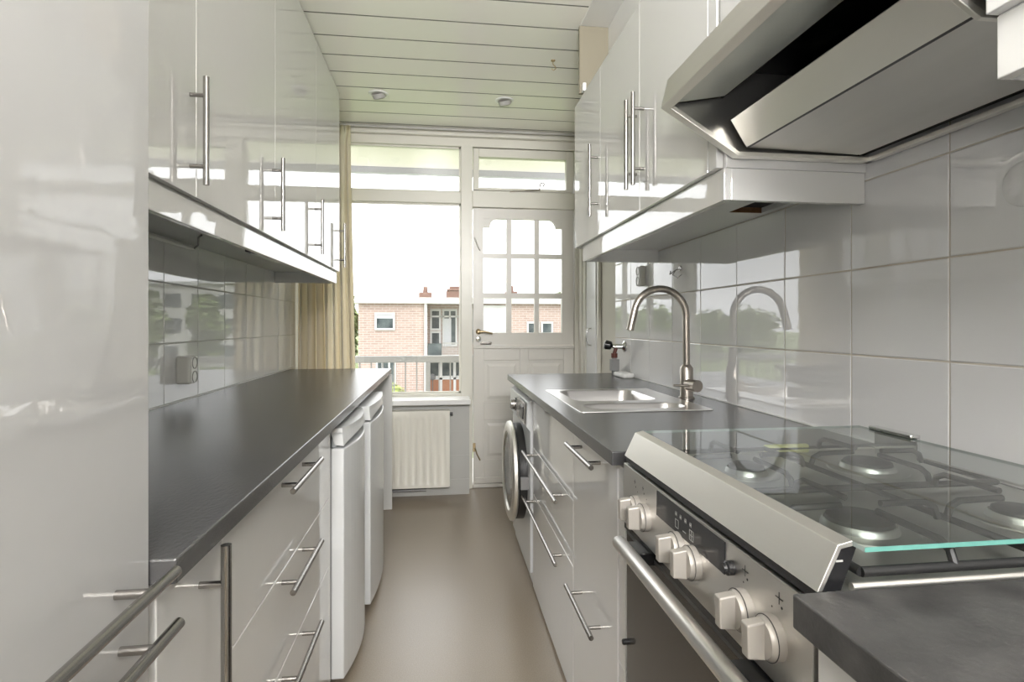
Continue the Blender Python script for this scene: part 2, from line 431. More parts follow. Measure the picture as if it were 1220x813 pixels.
# ------------------------------------------------------------------ helpers for furniture
def bar(face, sg, axis, c1, c2, L, P, parent, r=.0065, so=.037, mat='handle'):
    """bar handle on a face x=face; sg = direction into the room; axis 'y' (horizontal, centre c1=y at height c2) or 'z' (vertical at y=c1, centre height c2)"""
    m = MB(); xb_ = face + sg*so
    if axis == 'y':
        m.tube([(xb_, c1-L/2, c2), (xb_, c1+L/2, c2)], r, 20)
        for s_ in (-1, 1): m.tube([(face-sg*.0, c1+s_*P/2, c2), (xb_, c1+s_*P/2, c2)], .0052, 14)
    else:
        m.tube([(xb_, c1, c2-L/2), (xb_, c1, c2+L/2)], r, 20)
        for s_ in (-1, 1): m.tube([(face, c1, c2+s_*P/2), (xb_, c1, c2+s_*P/2)], .0052, 14)
    return m.build('handle', mat, parent)
def panel(name, face, sg, y0, y1, z0, z1, parent, mat='gloss', t=.018, g=.0015):
    return MB().box(face, face-sg*t, y0+g, y1-g, z0+g, z1-g).build(name, mat, parent, bevel=.0016)
def carcass(wall, face, sg, y0, y1, z0, z1, parent, mat='carcass'):
    return MB().box(wall, face-sg*.0195, y0+.001, y1-.001, z0, z1).build('body', mat, parent)

# ---- left: tall cabinet
t = thing('tall_cabinet', 'tall gloss white cabinet reaching the ceiling, nearest on the left', 'cabinet', (-.66, .0, 0))
F = -.350
MB().box(XL+.001, F-.0195, -.60, .722, .002, CZ-.003).build('body', 'gloss', t)
dU = MB().box(F, F-.018, .115, .726, .860, CZ-.012).build('door', 'gloss_dimmed', t, bevel=.002)
dL = MB().box(F, F-.018, .115, .726, .06, .857).build('door', 'gloss_dimmed', t, bevel=.002)
dN = MB().box(F, F-.018, -.598, .112, .06, CZ-.012).build('door', 'gloss_dimmed', t, bevel=.002)
bar(F, 1, 'y', .566, .892, .290, .180, dU, r=.0068)
bar(F, 1, 'y', .574, .826, .290, .180, dL, r=.0068)
# ---- left: narrow base unit
t = thing('base_cabinet', 'narrow gloss white base cabinet with one upright bar handle beside the tall cabinet', 'cabinet', (-.66, .84, 0))
carcass(XL+.001, F, 1, .735, .953, .002, .864, t)
d = panel('door', F, 1, .742, .952, .03, .858, t)
bar(F, 1, 'z', .868, .712, .30, .185, d, r=.0075)
# ---- left drawers
t = thing('drawer_unit', 'gloss white unit of three wide drawers under the left worktop', 'cabinet', (-.66, 1.40, 0))
carcass(XL+.001, F, 1, .955, 1.845, .002, .864, t)
for z0, z1, zh in ((.637, .860, .829), (.422, .637, .612), (.03, .422, .397)):
    d = panel('drawer', F, 1, .956, 1.826, z0, z1, t)
    bar(F, 1, 'y', 1.388, zh, .290, .185, d)
panel('filler_panel', F, 1, 1.827, 1.846, .03, .860, t)
# ---- two undercounter fridges
def fridge(y0, y1, xn, bulge, label):
    t = thing('undercounter_fridge', label, 'fridge', (-.66, (y0+y1)/2, 0), 'white fridges under the left worktop')
    MB().box(XL+.03, -.36, y0+.004, y1-.004, .01, .848).build('body', 'appliance', t, bevel=.004)
    n = 14
    def prof(off=0, dep=0):
        p = [(-.352, y0+.003), ]
        for k in range(n+1):
            s_ = k/n; p.append((xn + (bulge-xn)*(1-(2*s_-1)**2) + off, y0+.003 + (y1-y0-.006)*s_))
        p.append((-.352, y1-.003)); return p
    MB().prism(prof(), 'z', .035, .784).build('door', 'appliance', t, bevel=.004)
    # recessed grip with an arched lip above it
    m = MB(); m.prism(prof(-.004), 'z', .832, .850)
    # arched cap: height drops toward the middle of the opening
    vs = []; N = 20
    for k in range(N+1):
        s_ = k/N; yy = y0+.003+(y1-y0-.006)*s_; xx = xn + (bulge-xn)*(1-(2*s_-1)**2)
        zl = .792 + .026*math.sin(PI*s_)**.7
        vs += [(xx, yy, zl), (xx-.004, yy, .834), (-.352, yy, .834), (-.340, yy, zl+.004)]
    fs = []
    for k in range(N):
        for q in range(4): fs.append((4*k+q, 4*k+(q+1) % 4, 4*k+4+(q+1) % 4, 4*k+4+q))
    fs += [(0,1,2,3), tuple(4*N+i for i in (3,2,1,0))]
    m.add(vs, fs)
    m.build('door_cap', 'appliance', t)
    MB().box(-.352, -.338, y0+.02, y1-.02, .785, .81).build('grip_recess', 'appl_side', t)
    MB().box(-.358, -.350, y0+.003, y1-.003, .04, .784).build('door_seal', 'grey', t)
    return t
fridge(1.862, 2.325, -.312, -.283, 'white undercounter fridge beside the left drawers')
fridge(2.345, 2.86, -.286, -.268, 'white undercounter fridge second from the drawers, farther down the aisle')
tag(MB().box(XL+.002, -.309, 3.640, 3.660, .002, .867).build('end_panel', 'carcass', bevel=.002),
    'pale upright board carrying the far end of the left worktop', 'panel')
# ---- left worktop
tag(MB().box(XL+.001, -.320, .728, 3.735, .868, .900).build('worktop', 'worktop', bevel=.0025, loc=(-.64, 2.2, .868)),
    'long dark slate worktop along the left wall', 'worktop')
tag(MB().box(XL+.001, XL+.006, .735, 3.9, .9005, .9035).build('sealant_strip', 'white', loc=(XL, 2.2, .9)), 'thin white sealant line between left worktop and tiles', 'sealant')

# ---- left wall cabinets
FU = -.600
lab = ['gloss white wall cabinet nearest to the tall cabinet, its door half hidden', 'gloss white wall cabinet, second from the tall cabinet', 'gloss white wall cabinet, third from the tall cabinet', 'gloss white wall cabinet nearest the curtain']
ys = [.735, 1.470, 2.135, 2.812, 3.440]
for i in range(4):
    t = thing('wall_cabinet', lab[i], 'cabinet', (-.78, (ys[i]+ys[i+1])/2, 1.5), 'wall cabinets above the left worktop')
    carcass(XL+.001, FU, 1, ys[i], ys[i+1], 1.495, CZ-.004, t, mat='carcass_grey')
    d = panel('door', FU, 1, ys[i], ys[i+1], 1.500, CZ-.006, t, mat='gloss')
    bar(FU, 1, 'z', ys[i+1]-.036, 1.655, .262, .172, d, r=.0072)
p = MB(); p.box(-.633, -.615, .735, 3.432, 1.431, 1.4949); p.box(XL+.002, -.633, 3.414, 3.432, 1.431, 1.4949)
tag(p.build('pelmet', 'pelmet', bevel=.0015, loc=(-.6, 2., 1.42)), 'white lighting pelmet board below the left wall cabinets', 'pelmet')
c = MB(); c.tube([(-.955, 1.2, 1.480), (-.955, 1.9, 1.480), (-.952, 2.26, 1.478), (-.945, 2.29, 1.480)], .006, 8)
tag(c.build('cable_conduit', 'white'), 'thin white cable conduit in the corner below the left wall cabinets', 'conduit')
c = MB(); c.tube([(-.945, 2.295, 1.480), (-.90, 2.22, 1.484), (-.83, 2.05, 1.487), (-.80, 2.0, 1.488)], .0035, 8)
tag(c.build('electric_cable', 'dark'), 'short dark cable loose under the left wall cabinets', 'cable')
c = MB(); c.box(-.76, -.70, 2.30, 2.72, 1.472, 1.4949); c.m = 1; c.box(-.752, -.708, 2.34, 2.68, 1.468, 1.472)
tag(c.build('cabinet_light', ['dark', 'ribbed']), 'slim dark light fitting under the left wall cabinets', 'light')

# ---- double sockets
def socket(face, sg, y, z, label, s=1.0, w=.062, hgt=.105, dp=.052):
    t = thing('double_socket', label, 'socket', (face, y, z))
    MB().box(face, face+sg*dp, y-w/2*s, y+w/2*s, z-hgt/2*s, z+hgt/2*s).build('housing', 'socket', t, bevel=.010, seg=4)
    MB().box(face+sg*(dp-.002), face+sg*(dp+.003), y-w/2*s+.004, y+w/2*s-.004, z-hgt/2*s+.004, z+hgt/2*s-.004).build('face_plate', 'white', t, bevel=.004, seg=3)
    for q in (-1, 1):
        m = MB(); m.lathe((face+sg*(dp+.0032), y, z+q*.026*s), (sg, 0, 0), [(0, .0225*s), (.002, .0225*s), (.002, .019*s), (-.014, .018*s), (-.014, 0)], 24)
        o = m.build('socket_well', 'socket_in', t)
        m = MB()
        for e in (-1, 1): m.lathe((face+sg*(dp-.009), y+e*.0095*s, z+q*.026*s), (sg, 0, 0), [(0, .003*s), (.001, .003*s), (.001, 0)], 8)
        m.build('pin_hole', 'black', o)
    return t
socket(XL, 1, 2.215, 1.018, 'grey white double socket on the left tiles above the worktop')
socket(XR, -1, 2.770, 1.436, 'white double socket on the right tiles under the far wall cabinet', dp=.030)

# ------------------------------------------------------------------ right side
R = .410
# sink unit (wide)
t = thing('drawer_unit', 'wide gloss white drawer unit below the sink with two long bar handles', 'cabinet', (.72, 2.1, 0))
carcass(XR-.001, R, -1, 1.702, 2.473, .002, .700, t)
MB().box(R+.02, R+.09, 1.704, 2.471, .705, .863).build('rail', 'carcass', t)
panel('false_front', R, -1, 1.703, 2.455, .637, .860, t)
d = panel('drawer', R, -1, 1.703, 2.455, .430, .637, t)
bar(R, -1, 'y', 2.165, .604, .740, .587, d)
d = panel('drawer', R, -1, 1.703, 2.455, .012, .430, t)
bar(R, -1, 'y', 2.165, .398, .740, .587, d)
panel('filler_panel', R, -1, 2.456, 2.474, .012, .860, t)
# narrow unit
t = thing('base_cabinet', 'gloss white base cabinet between sink drawers and cooker with two bar handles', 'cabinet', (.72, 1.45, 0))
carcass(XR-.001, R, -1, 1.215, 1.700, .002, .866, t)
d = panel('door', R, -1, 1.262, 1.701, .012, .860, t)
bar(R, -1, 'y', 1.500, .828, .285, .190, d)
bar(R, -1, 'y', 1.500, .402, .285, .190, d)
MB().box(R+.002, R+.02, 1.214, 1.260, .405, .860).build('filler_panel', 'gloss', t, bevel=.002)
MB().box(R+.002, R+.02, 1.214, 1.260, .012, .402).build('filler_panel', 'gloss', t, bevel=.002)
# washing machine
t = thing('washing_machine', 'white washing machine with a dark round porthole door under the right worktop', 'washing machine', (.7, 2.8, 0))
wy0, wy1 = 2.495, 3.105
MB().prism([(.402, .06), (.402, .70), (.384, .722), (.390, .832), (.410, .845), (.99, .845), (.99, .06)], 'y', wy0, wy1).build('body', 'appliance', t, bevel=.004)
MB().box(.415, .98, wy0+.01, wy1-.01, .012, .06).build('plinth', 'appliance', t)
m = MB(); m.prism([(.3835, .728), (.3870, .826), (.384, .826), (.3800, .730)], 'y', wy0+.03, wy0+.30); m.build('display_panel', 'handle', t, bevel=.001)
m = MB(); m.prism([(.380, .745), (.3840, .80), (.3805, .80), (.3775, .746)], 'y', wy0+.08, wy0+.20); m.build('display_screen', 'slate', t)
m = MB(); m.lathe((.386, wy0+.37, .775), (-1, 0, 0), [(0, .034), (.006, .034), (.008, .027), (.026, .024), (.028, .018), (.028, 0)], 24); m.build('dial', 'handle', t)
cy, cz = 2.80, .452
m = MB(); m.lathe((.402, cy, cz), (-1, 0, 0), [(0, .235), (.03, .235), (.045, .225), (.050, .212)], 56); m.build('door_surround', 'blackmatte', t)
m = MB(); m.lathe((.402, cy, cz), (-1, 0, 0), [(.040, .236), (.048, .247), (.062, .243), (.070, .225), (.068, .196), (.060, .188)], 56); rg = m.build('door_ring', 'steel_strip', t)
m = MB(); m.lathe((.402, cy, cz), (-1, 0, 0), [(.060, .192), (.064, .16), (.058, .10), (.055, 0)], 48); m.build('door_glass', 'ovenglass', t)
m = MB(); m.box(.366, .405, cy-.256, cy-.238, cz-.03, cz+.03); m.build('door_latch', 'grey', t, bevel=.003)
for yy in (wy0+.06, wy1-.06): MB().tube([(.45, yy, .001), (.45, yy, .014)], .02, 12).build('foot', 'black', t)

# right worktop with sink cut-out
SX0, SX1, SY0, SY1 = .450, .905, 1.760, 2.380      # sink rim
WX0, WX1, WY0, WY1 = .382, XR-.001, 1.215, 3.200
wt = MB()
hx0, hx1, hy0, hy1 = SX0+.012, SX1-.012, SY0+.012, SY1-.012
z0, z1 = .868, .900
vs = []
for z in (z0, z1):
    vs += [(WX0,WY0,z),(WX1,WY0,z),(WX1,WY1,z),(WX0,WY1,z),(hx0,hy0,z),(hx1,hy0,z),(hx1,hy1,z),(hx0,hy1,z)]
fs = []
for k in range(4):
    n = (k+1) % 4
    fs += [(k, n, 4+n, 4+k), (8+k, 8+n, 12+n, 12+k), (k, n, 8+n, 8+k), (4+k, 4+n, 12+n, 12+k)]
wt.add(vs, fs)
tag(wt.build('worktop', 'worktop', bevel=.0022, loc=(.7, 2.2, .868)), 'dark slate worktop holding the sink on the right', 'worktop')
tag(MB().box(XR-.006, XR-.001, 1.22, 3.2, .9005, .904).build('sealant_strip', 'white', loc=(XR, 2.2, .9)), 'thin white sealant line between right worktop and tiles', 'sealant')

# sink: rim sheet with two bowls (rounded rectangles) joined by lofts
def rrect(x0, x1, y0, y1, r, n=6):
    pts = []
    for cx, cy_, a0 in ((x1-r, y1-r, 0), (x0+r, y1-r, PI/2), (x0+r, y0+r, PI), (x1-r, y0+r, 3*PI/2)):
        for k in range(n+1):
            a = a0 + PI/2*k/n; pts.append((cx + r*math.cos(a), cy_ + r*math.sin(a)))
    return pts
t = thing('sink', 'inset steel sink with one large and one small bowl', 'sink', (.67, 2.07, .9))
rim = bpy.data.meshes.new('rim')
bm = bmesh.new()
bowls = [(.495, .815, 2.010, 2.345, .05), (.490, .845, 1.812, 1.945, .055)]
def loop(pts, z): return [bm.verts.new((x-.67, y_-2.07, z-.9)) for x, y_ in pts]
edges = []
zr_ = .9035
outer = loop(rrect(SX0, SX1, SY0, SY1, .012, 4), zr_)
ls = [outer] + [loop(rrect(a, b_, c_, d_, r), zr_) for a, b_, c_, d_, r in bowls]
for L in ls:
    for k in range(len(L)): edges.append(bm.edges.new((L[k], L[(k+1) % len(L)])))
bmesh.ops.triangle_fill(bm, use_beauty=True, use_dissolve=False, edges=edges)
lo = loop(rrect(SX0-.001, SX1+.001, SY0-.001, SY1+.001, .012, 4), .9008)
for k in range(len(lo)): bm.faces.new((outer[k], outer[(k+1) % len(lo)], lo[(k+1) % len(lo)], lo[k]))
bmesh.ops.recalc_face_normals(bm, faces=bm.faces)
bm.to_mesh(rim); bm.free(); rim.materials.append(M['sink'])
o = bpy.data.objects.new('rim', rim); COL.objects.link(o); o.parent = t; BASE[o.name] = Vector((.67, 2.07, .9))
# remove faces that filled the bowls, if the fill closed them
bm = bmesh.new(); bm.from_mesh(rim)
kill = []
for fc in bm.faces:
    c0 = fc.calc_center_median(); x, y_ = c0.x+.67, c0.y+2.07
    for a, b_, c_, d_, r in bowls:
        if a+.004 < x < b_-.004 and c_+.004 < y_ < d_-.004 and abs(c0.z-.0035) < .0005:
            rr = True
            for vv in fc.verts:
                vx, vy = vv.co.x+.67, vv.co.y+2.07
                if not (a-.0005 <= vx <= b_+.0005 and c_-.0005 <= vy <= d_+.0005): rr = False
            if rr: kill.append(fc)
bmesh.ops.delete(bm, geom=list(set(kill)), context='FACES'); bm.to_mesh(rim); bm.free()
for (a, b_, c_, d_, r), dep in zip(bowls, (.150, .125)):
    m = MB(); rings = []
    for dz, ins in ((0, 0), (-.004, .003), (-dep*.7, .010), (-dep+.02, .018), (-dep+.004, .034), (-dep, .055)):
        rings.append([(x, y_, zr_+dz) for x, y_ in rrect(a+ins, b_-ins, c_+ins, d_-ins, max(r-ins*.3, .01))])
    n = len(rings[0]); vs = [p for rg_ in rings for p in rg_]
    fs = [(i*n+k, i*n+(k+1) % n, (i+1)*n+(k+1) % n, (i+1)*n+k) for i in range(len(rings)-1) for k in range(n)]
    fs.append(tuple((len(rings)-1)*n+k for k in range(n)))
    m.add(vs, fs, True)
    bw_ = m.build('bowl', 'sink', t, auto=False)
    m = MB(); m.lathe(((a+b_)/2, (c_+d_)/2, zr_-dep+.0005), 'z', [(0, .040), (.002, .038), (.0015, .028), (.001, 0)], 24); m.build('drain', 'chrome', bw_)
    if dep < .14:
        m = MB()
        for q in range(2): m.box(.62+q*.045, .65+q*.045, d_-.0105, d_-.008, zr_-.035, zr_-.028)
        m.build('overflow_slot', 'black', bw_)
# tap
t = thing('kitchen_tap', 'brushed steel swan-neck tap rising behind the sink', 'tap', (.945, 2.06, .9))
tx, ty = .945, 2.060
m = MB(); m.lathe((tx, ty, .9), 'z', [(0, .031), (.006, .031), (.008, .025), (.118, .0245), (.128, .018), (.132, .0145)], 32); m.build('base', 'tap', t)
pts = [(tx, ty, 1.030), (tx-.002, ty, 1.20)]
# arch in the XZ plane leaning slightly to the camera
cx_, cz_, Rr = .838, 1.218, .106
for k in range(0, 17):
    a = PI*(k/16)*.93
    pts.append((cx_ + Rr*math.cos(a), ty - .004*k/16, cz_ + Rr*math.sin(a)))
pts.append((.716, ty-.006, 1.165))
m = MB(); m.tube(pts[:-1], .0135, 20); m.build('spout', 'tap', t)
e = pts[-2]
m = MB(); m.tube([e, pts[-1]], .0142, 20); m.build('aerator', 'tap', t)
m = MB(); m.tube([(tx, ty-.018, .955), (tx+.010, ty-.075, .955)], .0225, 28); m.build('cartridge', 'tap', t)
m = MB(); m.tube([(tx-.01, ty-.055, .955), (tx-.075, ty-.050, .957)], .0045, 10); m.build('lever', 'tap', t)
# angle valve, stop tap on the wall
t = thing('washing_machine_tap', 'small chrome wall tap with black knob by the far tiles', 'tap', (XR, 3.02, 1.05))
vy = 3.07
m = MB(); m.lathe((XR, vy, 1.062), (-1, 0, 0), [(0, .033), (.006, .032), (.016, .016), (.02, .014), (.065, .013), (.072, .010)], 24); m.build('valve_body', 'chrome', t)
m = MB(); m.tube([(.978, vy, 1.062), (.966, vy+.012, 1.066)], .010, 12); m.lathe((.966, vy+.012, 1.066), (-.8, .4, .14), [(0, .018), (.004, .024), (.032, .027), (.038, .022)], 20); m.build('knob', 'black', t)
m = MB(); m.lathe((.9365, vy+.0265, 1.071), (-.8, .4, .14), [(.004, .024), (.010, .022), (.012, .001)], 20); m.build('knob_cap', 'white', t)
m = MB(); m.tube([(.990, vy, 1.060), (.982, vy, 1.035), (.978, vy, 1.022)], .011, 12); m.tube([(.978, vy, 1.024), (.978, vy, .998)], .018, 16); m.build('outlet', 'red', t)
m = MB(); m.tube([(.978, vy, .998), (.978, vy, .990)], .014, 16); m.box(.957, 1.001, vy-.02, vy+.02, .925, .990); m.tube([(.978, vy, .926), (.978, vy, .9005)], .009, 12); m.build('check_valve', 'grey', t)
m = MB(); m.prism(rrect(.955, 1.030, 2.86, 3.03, .03, 5), 'z', .9005, .925)
t = tag(m.build('leak_sensor', 'white', bevel=.008, seg=3, loc=(.99, 2.96, .9)), 'flat white plastic box with rounded edges on the worktop below the wall tap', 'plastic box')
m = MB(); m.lathe((1.005, 3.14, .9005), 'z', [(0, .02), (.03, .02), (.042, .012), (.042, 0)], 16)
tag(m.build('cap', 'dark', loc=(1.005, 3.14, .9)), 'small dark round cap behind the flat white box', 'cap')
m = MB(); m.tube([(XR-.001, 2.33, 1.43), (XR-.02, 2.33, 1.425), (XR-.03, 2.34, 1.405), (XR-.026, 2.30, 1.388), (XR-.02, 2.27, 1.40)], .0025, 8)
m.tube([(XR-.02, 2.33, 1.425), (XR-.03, 2.37, 1.41), (XR-.02, 2.385, 1.425)], .0025, 8); m.lathe((XR, 2.33, 1.432), (-1,0,0), [(0, .012), (.004, .011), (.005, 0)], 16)
tag(m.build('wall_hook', 'handle', loc=(XR, 2.33, 1.43)), 'little bent metal hook on the tiles above the tap', 'hook')
m = MB(); m.lathe((XR-.0005, .874, 1.440), (-1,0,0), [(0, .042), (.002, .0415), (.003, .039), (.003, 0)], 48)
tag(m.build('tile_disc', 'tile', loc=(XR, .874, 1.44)), 'pale round disc stuck on the wall tiles below the hood at right', 'disc')

# ------------------------------------------------------------------ cooker
CY0, CY1 = .535, 1.148
t = thing('cooker', 'steel gas cooker with glass lid, front knobs and dark oven door', 'cooker', (.7, .84, 0))
MB().box(.408, 1.0, CY0+.003, CY1-.002, .01, .895).build('body', 'dark', t)
# control panel, gently raked
cp = MB().prism([(.384, .770), (.3855, .893), (.406, .893), (.406, .770)], 'y', CY0+.002, CY1-.002).build('control_panel', 'steel', t, bevel=.0015)
cp['label'] = 'brushed steel control panel'
MB().prism([(.3835, .845), (.3842, .889), (.3860, .889), (.3855, .845)], 'y', .718, .960).build('display', 'slate', cp)
# printed icons on the display and beside the knobs
m = MB()
def rect_icon(y0, y1, z0, z1, th=.0008, x=.3836):
    m.box(x-.0003, x, y0, y1, z0, z0+th).box(x-.0003, x, y0, y1, z1-th, z1).box(x-.0003, x, y0, y0+th, z0, z1).box(x-.0003, x, y1-th, y1, z0, z1)
rect_icon(.866, .878, .853, .867); rect_icon(.812, .826, .852, .868)
m.box(.3833, .3836, .812, .826, .8596, .8604).box(.3833, .3836, .8186, .8194, .852, .868)
for yy in (.875, .858, .840, .822):
    m.box(.3833, .3836, yy-.003, yy+.003, .8745, .8755).box(.3833, .3836, yy-.0025, yy-.0017, .872, .879).box(.3833, .3836, yy+.0012, yy+.002, .872, .879)
m.box(.3833, .3836, .838, .850, .856, .857)
m.build('icon', 'mark', cp)
for yy, zz in ((.668, .872), (.596, .872), (1.075, .872), (1.03, .872)):
    m = MB()
    w_ = .007 if yy < .8 else .004
    m.box(.3846, .3850, yy-w_, yy+w_, zz-.0005, zz+.0005).box(.3846, .3850, yy-.0005, yy+.0005, zz-w_, zz+w_)
    m.lathe((.3851, yy-.005, zz-.009), (-1,0,0), [(0, .0017), (.0003, .0017), (.0003, 0)], 10); m.build('symbol', 'inkmark', cp)
for yy in (1.060, 1.012, .868, .812, .672, .610): MB().lathe((.3852, yy, .856), (-1,0,0), [(0, .0013), (.0003, .0013), (.0003, 0)], 8).build('dot', 'inkmark', cp)
kn = [1.060, 1.011, .866, .809, .668, .604]
for yy in kn:
    m = MB(); zz = .823
    m.lathe((.385, yy, zz), (-1, 0, 0), [(0, .0255), (.010, .0255), (.0125, .0225), (.017, .0215), (.0175, .017), (.0175, 0)], 36)
    k_ = m.build('knob', 'knob', cp)
    m = MB(); m.prism([(.3695, .8005), (.3475, .8035), (.3465, .8425), (.3695, .8455)], 'y', yy-.0075, yy+.0075); m.build('grip', 'knob', k_, bevel=.002)
    m = MB(); m.lathe((.385-.0105, yy, zz), (-1,0,0), [(0, .0258), (.0008, .0258), (.0008, .0250)], 36); m.lathe((.3745, yy+.0, zz+.0215), (-1,0,0), [(-.001, .0012), (.0016, .0012), (.0016, 0)], 8); m.build('marking', 'inkmark', k_)
m = MB(); m.lathe((.385, .700, .862), (-1, 0, 0), [(0, .0095), (.008, .0095), (.010, .007), (.014, .0065), (.014, 0)], 16); m.build('ignition_button', 'black', cp)
# oven door
od = MB().box(.390, .407, CY0+.006, CY1-.008, .16, .755).build('oven_door', 'ovenglass', t, bevel=.002)
MB().box(.392, .4075, CY1-.045, CY1-.0085, .16, .745).box(.3895, .391, CY0+.008, CY1-.010, .746, .754).build('door_edge', 'dark', od)
MB().prism([(.386, .757), (.386, .768), (.41, .768), (.41, .757)], 'y', CY0+.006, CY1-.006).build('vent_gap', 'black', t)
hb = MB(); hb.tube([(.345, .590, .762), (.345, .594, .762), (.345, 1.052, .762), (.345, 1.058, .762)], [.010, .0135, .0135, .010], 24)
hbo = hb.build('oven_handle', 'steel', od); hbo['label'] = 'thick round brushed steel bar'
for yy in (.985, .600): MB().box(.348, .392, yy, yy+.06, .742, .766).build('handle_bracket', 'black', od, bevel=.002)
MB().lathe((.390, 1.127, .523), (-1,0,0), [(0, .006), (.012, .006), (.014, .004), (.014, 0)], 14).build('door_stud', 'black', od)
MB().box(.392, .407, CY0+.006, CY1-.008, .04, .153).build('storage_drawer', 'steel', t, bevel=.002)
# hob tray
m = MB(); m.box(.400, 1.0, CY0+.001, CY1-.001, .896, .9055)
m.build('hob_tray', 'steel', t, bevel=.002)
m = MB(); m.tube([(.43, CY0+.004, .909), (.99, CY0+.004, .909), (.99, CY1-.004, .909), (.43, CY1-.004, .909)], .0045, 10); m.build('tray_rim', 'steel_strip', t)
burn = [(.57, .985, .036), (.57, .70, .046), (.82, .985, .046), (.82, .70, .036)]
for bx_, by_, br_ in burn:
    m = MB(); m.lathe((bx_, by_, .9055), 'z', [(0, br_+.024), (.002, br_+.022), (.003, br_+.002), (.010, br_), (.012, br_-.002)], 36); b0 = m.build('burner', 'steel', t)
    m = MB(); m.lathe((bx_, by_, .9170), 'z', [(0, br_-.004), (.005, br_-.005), (.008, br_-.010), (.009, 0)], 36); m.build('burner_cap', 'blackmatte', b0)
for gy0, gy1 in ((.845, 1.128), (.556, .839)):
    m = MB(); cyg = (gy0+gy1)/2
    m.tube([(.455, gy0, .916), (.945, gy0, .916), (.945, gy1, .916), (.455, gy1, .916), (.455, gy0, .916)], .0055, 10)
    for bx_ in (.57, .82):
        for (dx, dy) in ((1, 0), (-1, 0), (0, 1), (0, -1)):
            ex_ = bx_ + dx*.118 if dx else bx_; ey_ = gy0 if dy < 0 else gy1 if dy > 0 else cyg
            p = [(ex_, ey_, .916), (ex_ - dx*.006, ey_ - dy*.006, .932), (ex_ - dx*.02, ey_ - dy*.02, .939), (bx_+dx*.030, cyg+dy*.030, .940)]
            m.tube(p, .0048, 8)
    m.tube([(.695, gy0, .918), (.695, gy1, .918)], .005, 8)
    m.build('pan_support', 'blackmatte', t)
# glass lid and its steel front strip
m = MB(); m.prism([(.3865, .9085), (.4100, .9565), (.4270, .9605), (.4270, .9545), (.4140, .9520), (.3925, .9085)], 'y', CY0-.002, CY1-.004)
ls_ = m.build('lid_strip', 'steel_strip', t, bevel=.0008)
m = MB(); m.prism([(.3915, .9085), (.4140, .9530), (.432, .9535), (.4140, .9085)], 'y', CY0-.001, CY0+.004); m.build('end_cap', 'black', ls_); m = MB(); m.prism([(.3915, .9085), (.4140, .9530), (.432, .9535), (.4140, .9085)], 'y', CY1-.009, CY1-.004)
m.build('end_cap', 'black', ls_)
m = MB(); m.box(.408, .416, CY0-.0016, CY0-.001, .9385, .9405); m.build('marking', 'mark', ls_)
MB().box(.390, .412, CY0+.004, CY1-.006, .896, .908).build('lid_gap', 'black', t)
g_ = MB(); g_.m = 0; gx0_, gx1_, gy0_, gy1_, gz0_, gz1_ = .4275, .932, CY0-.018, CY1-.004, .9545, .9595
v8 = [(gx0_,gy0_,gz0_),(gx1_,gy0_,gz0_),(gx1_,gy1_,gz0_),(gx0_,gy1_,gz0_),(gx0_,gy0_,gz1_),(gx1_,gy0_,gz1_),(gx1_,gy1_,gz1_),(gx0_,gy1_,gz1_)]
g_.add(v8, [(4,5,6,7)])
g_.m = 1; g_.add(v8, [(0,1,5,4)])
g_.m = 2; g_.add(v8, [(1,2,6,5), (2,3,7,6), (3,0,4,7)])
gl = g_.build('glass_lid', ['lid', 'lid_edge', 'lid_side'], t); gl['label'] = 'greenish clear glass lid'
for yy in (1.05, .64):
    m = MB(); m.box(.922, .944, yy-.055, yy+.055, .9600, .9665); m.box(.936, .944, yy-.055, yy+.055, .9060, .9600); m.build('lid_hinge', 'chrome', t, bevel=.0015)
MB().box(.70, .80, 1.128, 1.142, .906, .924).build('plastic_strip', 'yellow', t, bevel=.003)['label'] = 'pale yellow strip under the lid'
# near worktop piece and its cupboard
tag(MB().box(.352, XR-.001, -.60, .523, .880, .9145).build('worktop', 'worktop_near', bevel=.002, loc=(.7, 0, .88)), 'short worn dark worktop nearest the camera beside the cooker', 'worktop')
t = thing('base_cabinet', 'white base cabinet under the near right worktop', 'cabinet', (.72, -.05, 0))
carcass(XR-.001, .378, -1, -.60, .524, .002, .878, t)
panel('door', .378, -1, -.04, .522, .06, .872, t); panel('door', .378, -1, -.598, -.04, .06, .872, t)

# ------------------------------------------------------------------ right wall cabinets
FR = .655
RU = [(2.245, 2.690, 'gloss white wall cabinet on the right nearest the back door', 2.275), (1.785, 2.245, 'gloss white wall cabinet on the right, middle one', 1.812), (1.262, 1.785, 'gloss white wall cabinet on the right beside the hood', 1.745)]
for y0, y1, lb, hy in RU:
    t = thing('wall_cabinet', lb, 'cabinet', (.85, (y0+y1)/2, 1.56), 'wall cabinets above the sink')
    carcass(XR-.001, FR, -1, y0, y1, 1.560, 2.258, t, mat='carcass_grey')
    d = panel('door', FR, -1, y0 + (.045 if y0 < 1.3 else 0), y1, 1.560, 2.258, t)
    if y0 < 1.3: panel('filler_panel', FR, -1, y0, y0+.044, 1.560, 2.258, t)
    bar(FR, -1, 'z', hy, 1.790, .300, .195, d, r=.0072)
    if lb.endswith('hood'):
        MB().box(XR-.003, FR+.018, y0-.012, y0+.0005, 1.560, 2.255).build('end_panel', 'gloss', t, bevel=.001)
p = MB(); p.box(.670, .688, 1.255, 2.588, 1.484, 1.5598); p.box(.688, XR-.002, 2.570, 2.588, 1.484, 1.5598); p.box(.688, XR-.002, 1.255, 1.273, 1.484, 1.5598)
tag(p.build('pelmet', 'pelmet', bevel=.0015, loc=(.67, 2., 1.484)), 'white lighting pelmet board below the right wall cabinets', 'pelmet')
